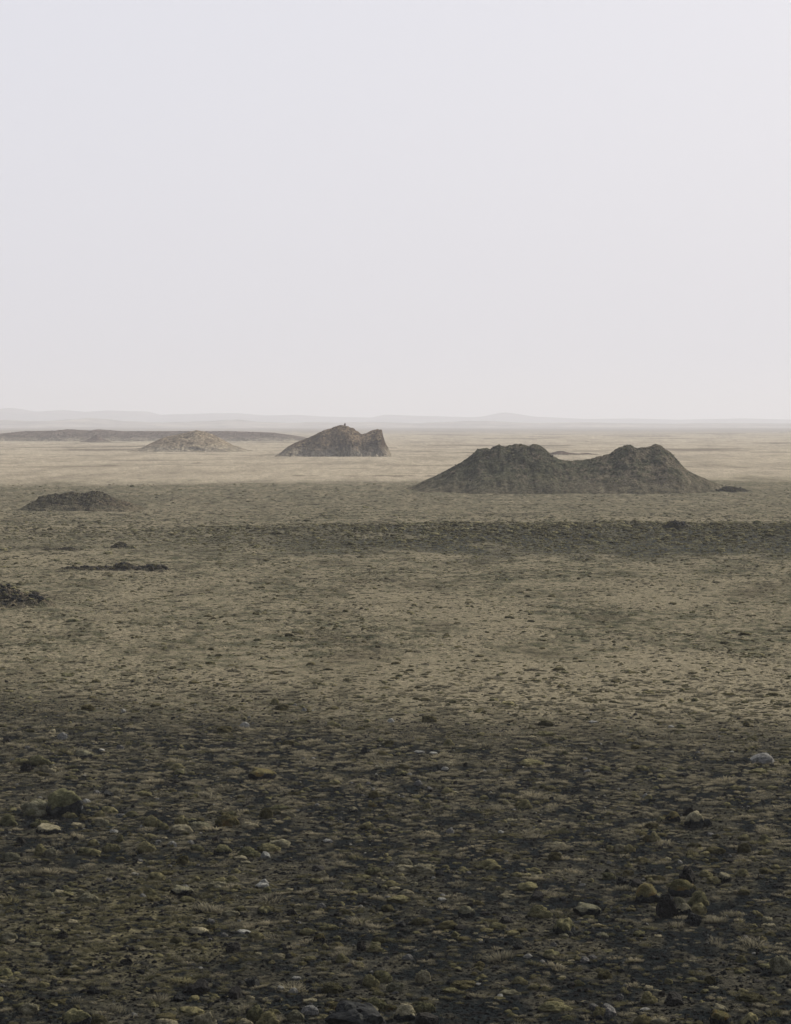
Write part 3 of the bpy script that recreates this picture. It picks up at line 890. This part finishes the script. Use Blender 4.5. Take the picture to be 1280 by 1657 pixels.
for e in entries:
    if e['label']: continue
    lm, le = min(LANDMARKS, key=lambda q: math.hypot(q[1]['px'] - e['px'], (q[1]['py'] - e['py'])))
    dx, dy = e['px'] - le['px'], e['py'] - le['py']
    size = 'tiny' if e['w'] < 14 else 'small' if e['w'] < 22 else 'medium' if e['w'] < 31 else 'large'
    shape = '' if e['h'] / e['w'] > 0.36 else 'flat '
    col, what = LOOK[e['kind']]
    key = (f'{size} {shape}{col} {what}', f'{direction(dx, dy)} {lm}')
    keyed.setdefault(key, []).append((math.hypot(dx, dy), e))
ORD = ['nearest', 'second nearest', 'third nearest', 'fourth nearest', 'fifth nearest', 'sixth nearest', 'seventh nearest', 'eighth nearest']
for (a, b), v in keyed.items():
    v.sort(key=lambda q: q[0])
    for k, (_, e) in enumerate(v):
        e['label'] = (f'{a} {b}' if len(v) == 1 else f'{ORD[min(k, 7)]} {a} {b}').replace('rock with green moss cap', 'green-capped rock').replace('rock with yellowish moss', 'yellow-mossed rock').replace('rock with pale moss cap', 'pale-capped rock')

placed = []
for e in entries:
    gxp, gyp, gzp = ground_hit(e['px'], e['py'])
    mpp = math.hypot(gyp, CAM_H) / F_PX
    w = e['w'] * mpp; k = e['i'] % 6
    th = math.atan2(CAM_H, gyp)
    if e['big'] and e['kind'] == 'cap': k = 0
    me, cap = pool(e['kind'], k)
    o = bpy.data.objects.new(NAME[e['kind']], me); COL.objects.link(o)
    # picture height of a lump = its own height foreshortened plus its depth seen from above
    hgt = max(e['h'] * mpp - 0.35 * w * math.sin(th), 0.30 * e['h'] * mpp, w * 0.22)
    hgt = min(hgt * 1.25, w * 0.85)
    dpt = w * random.Random(e['i']).uniform(0.65, 0.95)
    o.scale = (w / 0.98, dpt / 0.98, hgt / 0.70)
    o.rotation_euler = (0, 0, random.Random(e['i'] + 5).uniform(-0.35, 0.35) + (math.pi if e['i'] % 2 else 0))
    if e['kind'] in ('dark',): o.rotation_euler.z = random.Random(e['i']).uniform(0, 6.28)
    o.location = (gxp, gyp + dpt * 0.42, gzp - 0.02)
    tag(o, e['label'], CATS[o.name.split('.')[0]], GROUPS[o.name.split('.')[0]])
    if cap:
        c = bpy.data.objects.new('moss_cap', cap); COL.objects.link(c); c.parent = o
    placed.append((gxp, gyp + dpt * 0.42, w, dpt))

# ------------------------------------------------------------------ scattered stuff: gravel, grass tufts, small moss
def tuft_mesh(name, seed, n, rad, hgt, lean, mat, width=0.012):
    r = random.Random(seed); V, Fc = [], []
    for _ in range(n):
        a = r.uniform(0, 6.283); q = rad * math.sqrt(r.random()); x, y = q * math.cos(a), q * math.sin(a)
        h = hgt * r.uniform(0.5, 1.1) * (1 - 0.55 * (q / rad) ** 2); la = a + r.gauss(0, 0.9); ln = lean * r.uniform(0.3, 1.3) * (0.3 + q / rad)
        dx, dy = math.cos(la) * ln * h, math.sin(la) * ln * h
        t = r.uniform(0, 3.14); wx, wy = math.cos(t) * width, math.sin(t) * width
        b = len(V)
        V += [(x - wx, y - wy, -0.03), (x + wx, y + wy, -0.03), (x + dx * 0.45 + wx * 0.7, y + dy * 0.45 + wy * 0.7, h * 0.65), (x + dx * 0.45 - wx * 0.7, y + dy * 0.45 - wy * 0.7, h * 0.65), (x + dx * 1.25, y + dy * 1.25, h * 0.95)]
        Fc += [(b, b + 1, b + 2, b + 3), (b + 3, b + 2, b + 4)]
    me = bpy.data.meshes.new(name); me.from_pydata(V, [], Fc); me.update(); me.materials.append(mat); return me

TAN = math.tan(math.radians(9.8))
def fan_points(n, y0, y1, power=1.0, margin=9.0):
    """points over the plain ahead and well to both sides, density falling with distance by power"""
    y0 *= S; y1 *= S
    g = np.linspace(y0, y1, 4000)
    w = (g * TAN + margin) * g ** (-power); w0 = (g * TAN + 1.0) * g ** (-power)
    n = int(n * 1.45 * w.sum() / w0.sum())
    c = np.cumsum(w) / w.sum()
    y = np.interp(rng.random(n), c, g)
    x = (rng.random(n) * 2 - 1) * (y * TAN + margin)
    return x, y
def fin(x, y, dz=0.0):
    return np.stack([x, y, ground_height(x, y) + dz], -1)
def keep(x, y, p):
    m = rng.random(len(x)) < p; return x[m], y[m]

pebbles = [lump_mesh('pebble', 3000 + i, 2, 0.35, 0.1, 0.6, M_lava if i % 2 else M_lava2, 0.8) for i in range(6)]
x, y = fan_points(95000, 29, 84, 0.6)
x, y = keep(x, y, 0.02 + 0.98 * cover(x, y))
s = np.exp(rng.normal(-3.0, 0.42, len(x)))[:, None] * np.stack([rng.uniform(0.8, 1.3, len(x)), rng.uniform(0.8, 1.3, len(x)), rng.uniform(0.6, 1.0, len(x))], -1)
scatter('lava_gravel', pebbles, fin(x, y, -0.012), s, yaw(len(x)), 'coarse black lava gravel')

pale = [lump_mesh('pebble', 3100 + i, 2, 0.25, 0.05, 0.6, [M_palestone, M_greystone, M_greystone][i % 3], 0.7) for i in range(5)]
x, y = fan_points(1700, 29, 84, 0.8); x, y = keep(x, y, 0.1 + 0.9 * cover(x, y))
s = np.exp(rng.normal(-2.7, 0.4, len(x)))[:, None] * np.stack([rng.uniform(0.8, 1.3, len(x)), rng.uniform(0.8, 1.2, len(x)), rng.uniform(0.6, 1.0, len(x))], -1)
scatter('pale_gravel', pale, fin(x, y, -0.01), s, yaw(len(x)), 'pale pebbles strewn over the black gravel')

def clumped(x, y, sc, seed, lo, hi): return sstep(lo, hi, fbm2(x / sc, y / (sc * 1.3), 3, seed))
tufts = [tuft_mesh('grass_tuft', 3200 + i, 170, 0.5, 0.42, 0.9, M_drygrass, 0.020) for i in range(5)]
x, y = fan_points(105000, 29, 112, 0.7); x, y = keep(x, y, 1 - sstep(60, 84, y / S))
x, y = keep(x, y, (0.10 + 0.90 * clumped(x, y, 1.3, 90, -0.10, 0.30)) * (0.16 + 0.84 * sstep(38, 62, y / S)))
b = np.exp(rng.normal(-1.78, 0.40, len(x)))[:, None]
s = b * np.stack([rng.uniform(0.9, 1.6, len(x)), rng.uniform(0.8, 1.3, len(x)), rng.uniform(0.5, 1.0, len(x))], -1)
scatter('dry_grass', tufts, fin(x, y, -0.01), s, yaw(len(x), 0.12), 'tufts of short dry straw-coloured grass')
gt = [tuft_mesh('grass_tuft', 3300 + i, 150, 0.5, 0.40, 0.9, M_greengrass, 0.020) for i in range(4)]
x, y = fan_points(42000, 29, 112, 0.7); x, y = keep(x, y, 1 - sstep(60, 84, y / S))
lf = np.exp(-((x + 6.6) / 3.2) ** 2 - ((y / S - 39.0) / 3.8) ** 2)
x, y = keep(x, y, np.clip(0.05 + 0.5 * clumped(x, y, 1.8, 93, 0.0, 0.35) + 0.9 * lf, 0, 1))
b = np.exp(rng.normal(-1.85, 0.38, len(x)))[:, None]
s = b * np.stack([rng.uniform(0.9, 1.6, len(x)), rng.uniform(0.8, 1.3, len(x)), rng.uniform(0.5, 0.9, len(x))], -1)
scatter('mossy_grass', gt, fin(x, y, -0.01), s, yaw(len(x), 0.12), 'patches of low green-brown mossy grass')

ms = [lump_mesh('moss_tuft', 3400 + i, 3, 0.45, 0.2, 0.6, [M_moss, M_olive, M_moss, M_olive, M_palemoss][i % 5], fuzz=160) for i in range(8)]
x, y = fan_points(26000, 29, 112, 0.7); x, y = keep(x, y, 1 - sstep(60, 84, y / S))
x, y = keep(x, y, (0.10 + 0.9 * clumped(x, y, 2.0, 95, 0.0, 0.3)))
b = np.exp(rng.normal(-2.15, 0.42, len(x)))[:, None]
s = b * np.stack([rng.uniform(0.9, 1.6, len(x)), rng.uniform(0.7, 1.1, len(x)), rng.uniform(0.45, 0.8, len(x))], -1)
scatter('small_moss', ms, fin(x, y, -0.03), s, yaw(len(x)), 'small moss tufts dotted over the gravel')

# grass and moss hummocks of the middle distance
hm = [tuft_mesh('grass_tuft', 3500 + i, 170, 0.5, 0.30, 1.1, M_drygrass, 0.016) for i in range(4)]
x, y = fan_points(90000, 72, 335, 1.2)
x, y = keep(x, y, 0.25 + 0.75 * clumped(x, y, 5.0, 97, -0.25, 0.25)); x, y = keep(x, y, 1 - sstep(170, 330, y / S))
b = (np.exp(rng.normal(-1.55, 0.35, len(x))) * (0.75 + 0.6 * sstep(80, 200, y / S)))[:, None]
s = b * np.stack([rng.uniform(1.0, 2.0, len(x)), rng.uniform(0.8, 1.3, len(x)), rng.uniform(0.35, 0.75, len(x))], -1)
scatter('field_grass', hm, fin(x, y, -0.02), s, yaw(len(x), 0.06), 'dry grass hummocks covering the plain')
mm = [lump_mesh('moss_tuft', 3600 + i, 3, 0.45, 0.2, 0.6, [M_olive, M_moss, M_olive][i % 3], fuzz=60) for i in range(6)]
x, y = fan_points(150000, 68, 325, 1.3)
sw = swell(x, y)
x, y = keep(x, y, np.clip(0.20 + 0.8 * sstep(0.05, 0.40, patches(x, y)) + 0.9 * dark_rise(x, y), 0, 1)); x, y = keep(x, y, 1 - 0.9 * sstep(170, 230, y / S))
b = (np.exp(rng.normal(-1.98, 0.40, len(x))) * (0.8 + 0.4 * sstep(120, 200, y / S) + 0.5 * swell(x, y)))[:, None]
s = b * np.stack([rng.uniform(1.0, 1.8, len(x)), rng.uniform(0.9, 1.5, len(x)), rng.uniform(0.4, 0.8, len(x))], -1)
scatter('field_moss', mm, fin(x, y, -0.05), s, yaw(len(x)), 'dark moss hummocks on the plain')

# ------------------------------------------------------------------ haze
bm = bmesh.new(); bmesh.ops.create_cube(bm, size=1.0)
for v in bm.verts:
    v.co = Vector((v.co.x * 52000, v.co.y * 52000, -6 if v.co.z < 0 else 170))
hz = bpy.data.meshes.new('haze'); bm.to_mesh(hz); bm.free()
ho = bpy.data.objects.new('haze', hz); COL.objects.link(ho); tag(ho, kind='stuff')
mh = bpy.data.materials.new('haze_air'); mh.use_nodes = True; n = mh.node_tree.nodes; l = mh.node_tree.links; n.clear()
pv = n.new('ShaderNodeVolumePrincipled'); pv.inputs['Density'].default_value = HAZE_DENSITY
pv.inputs['Color'].default_value = (*HAZE_COLOR, 1); pv.inputs['Anisotropy'].default_value = 0.15
out = n.new('ShaderNodeOutputMaterial'); l.new(pv.outputs[0], out.inputs['Volume']); hz.materials.append(mh)
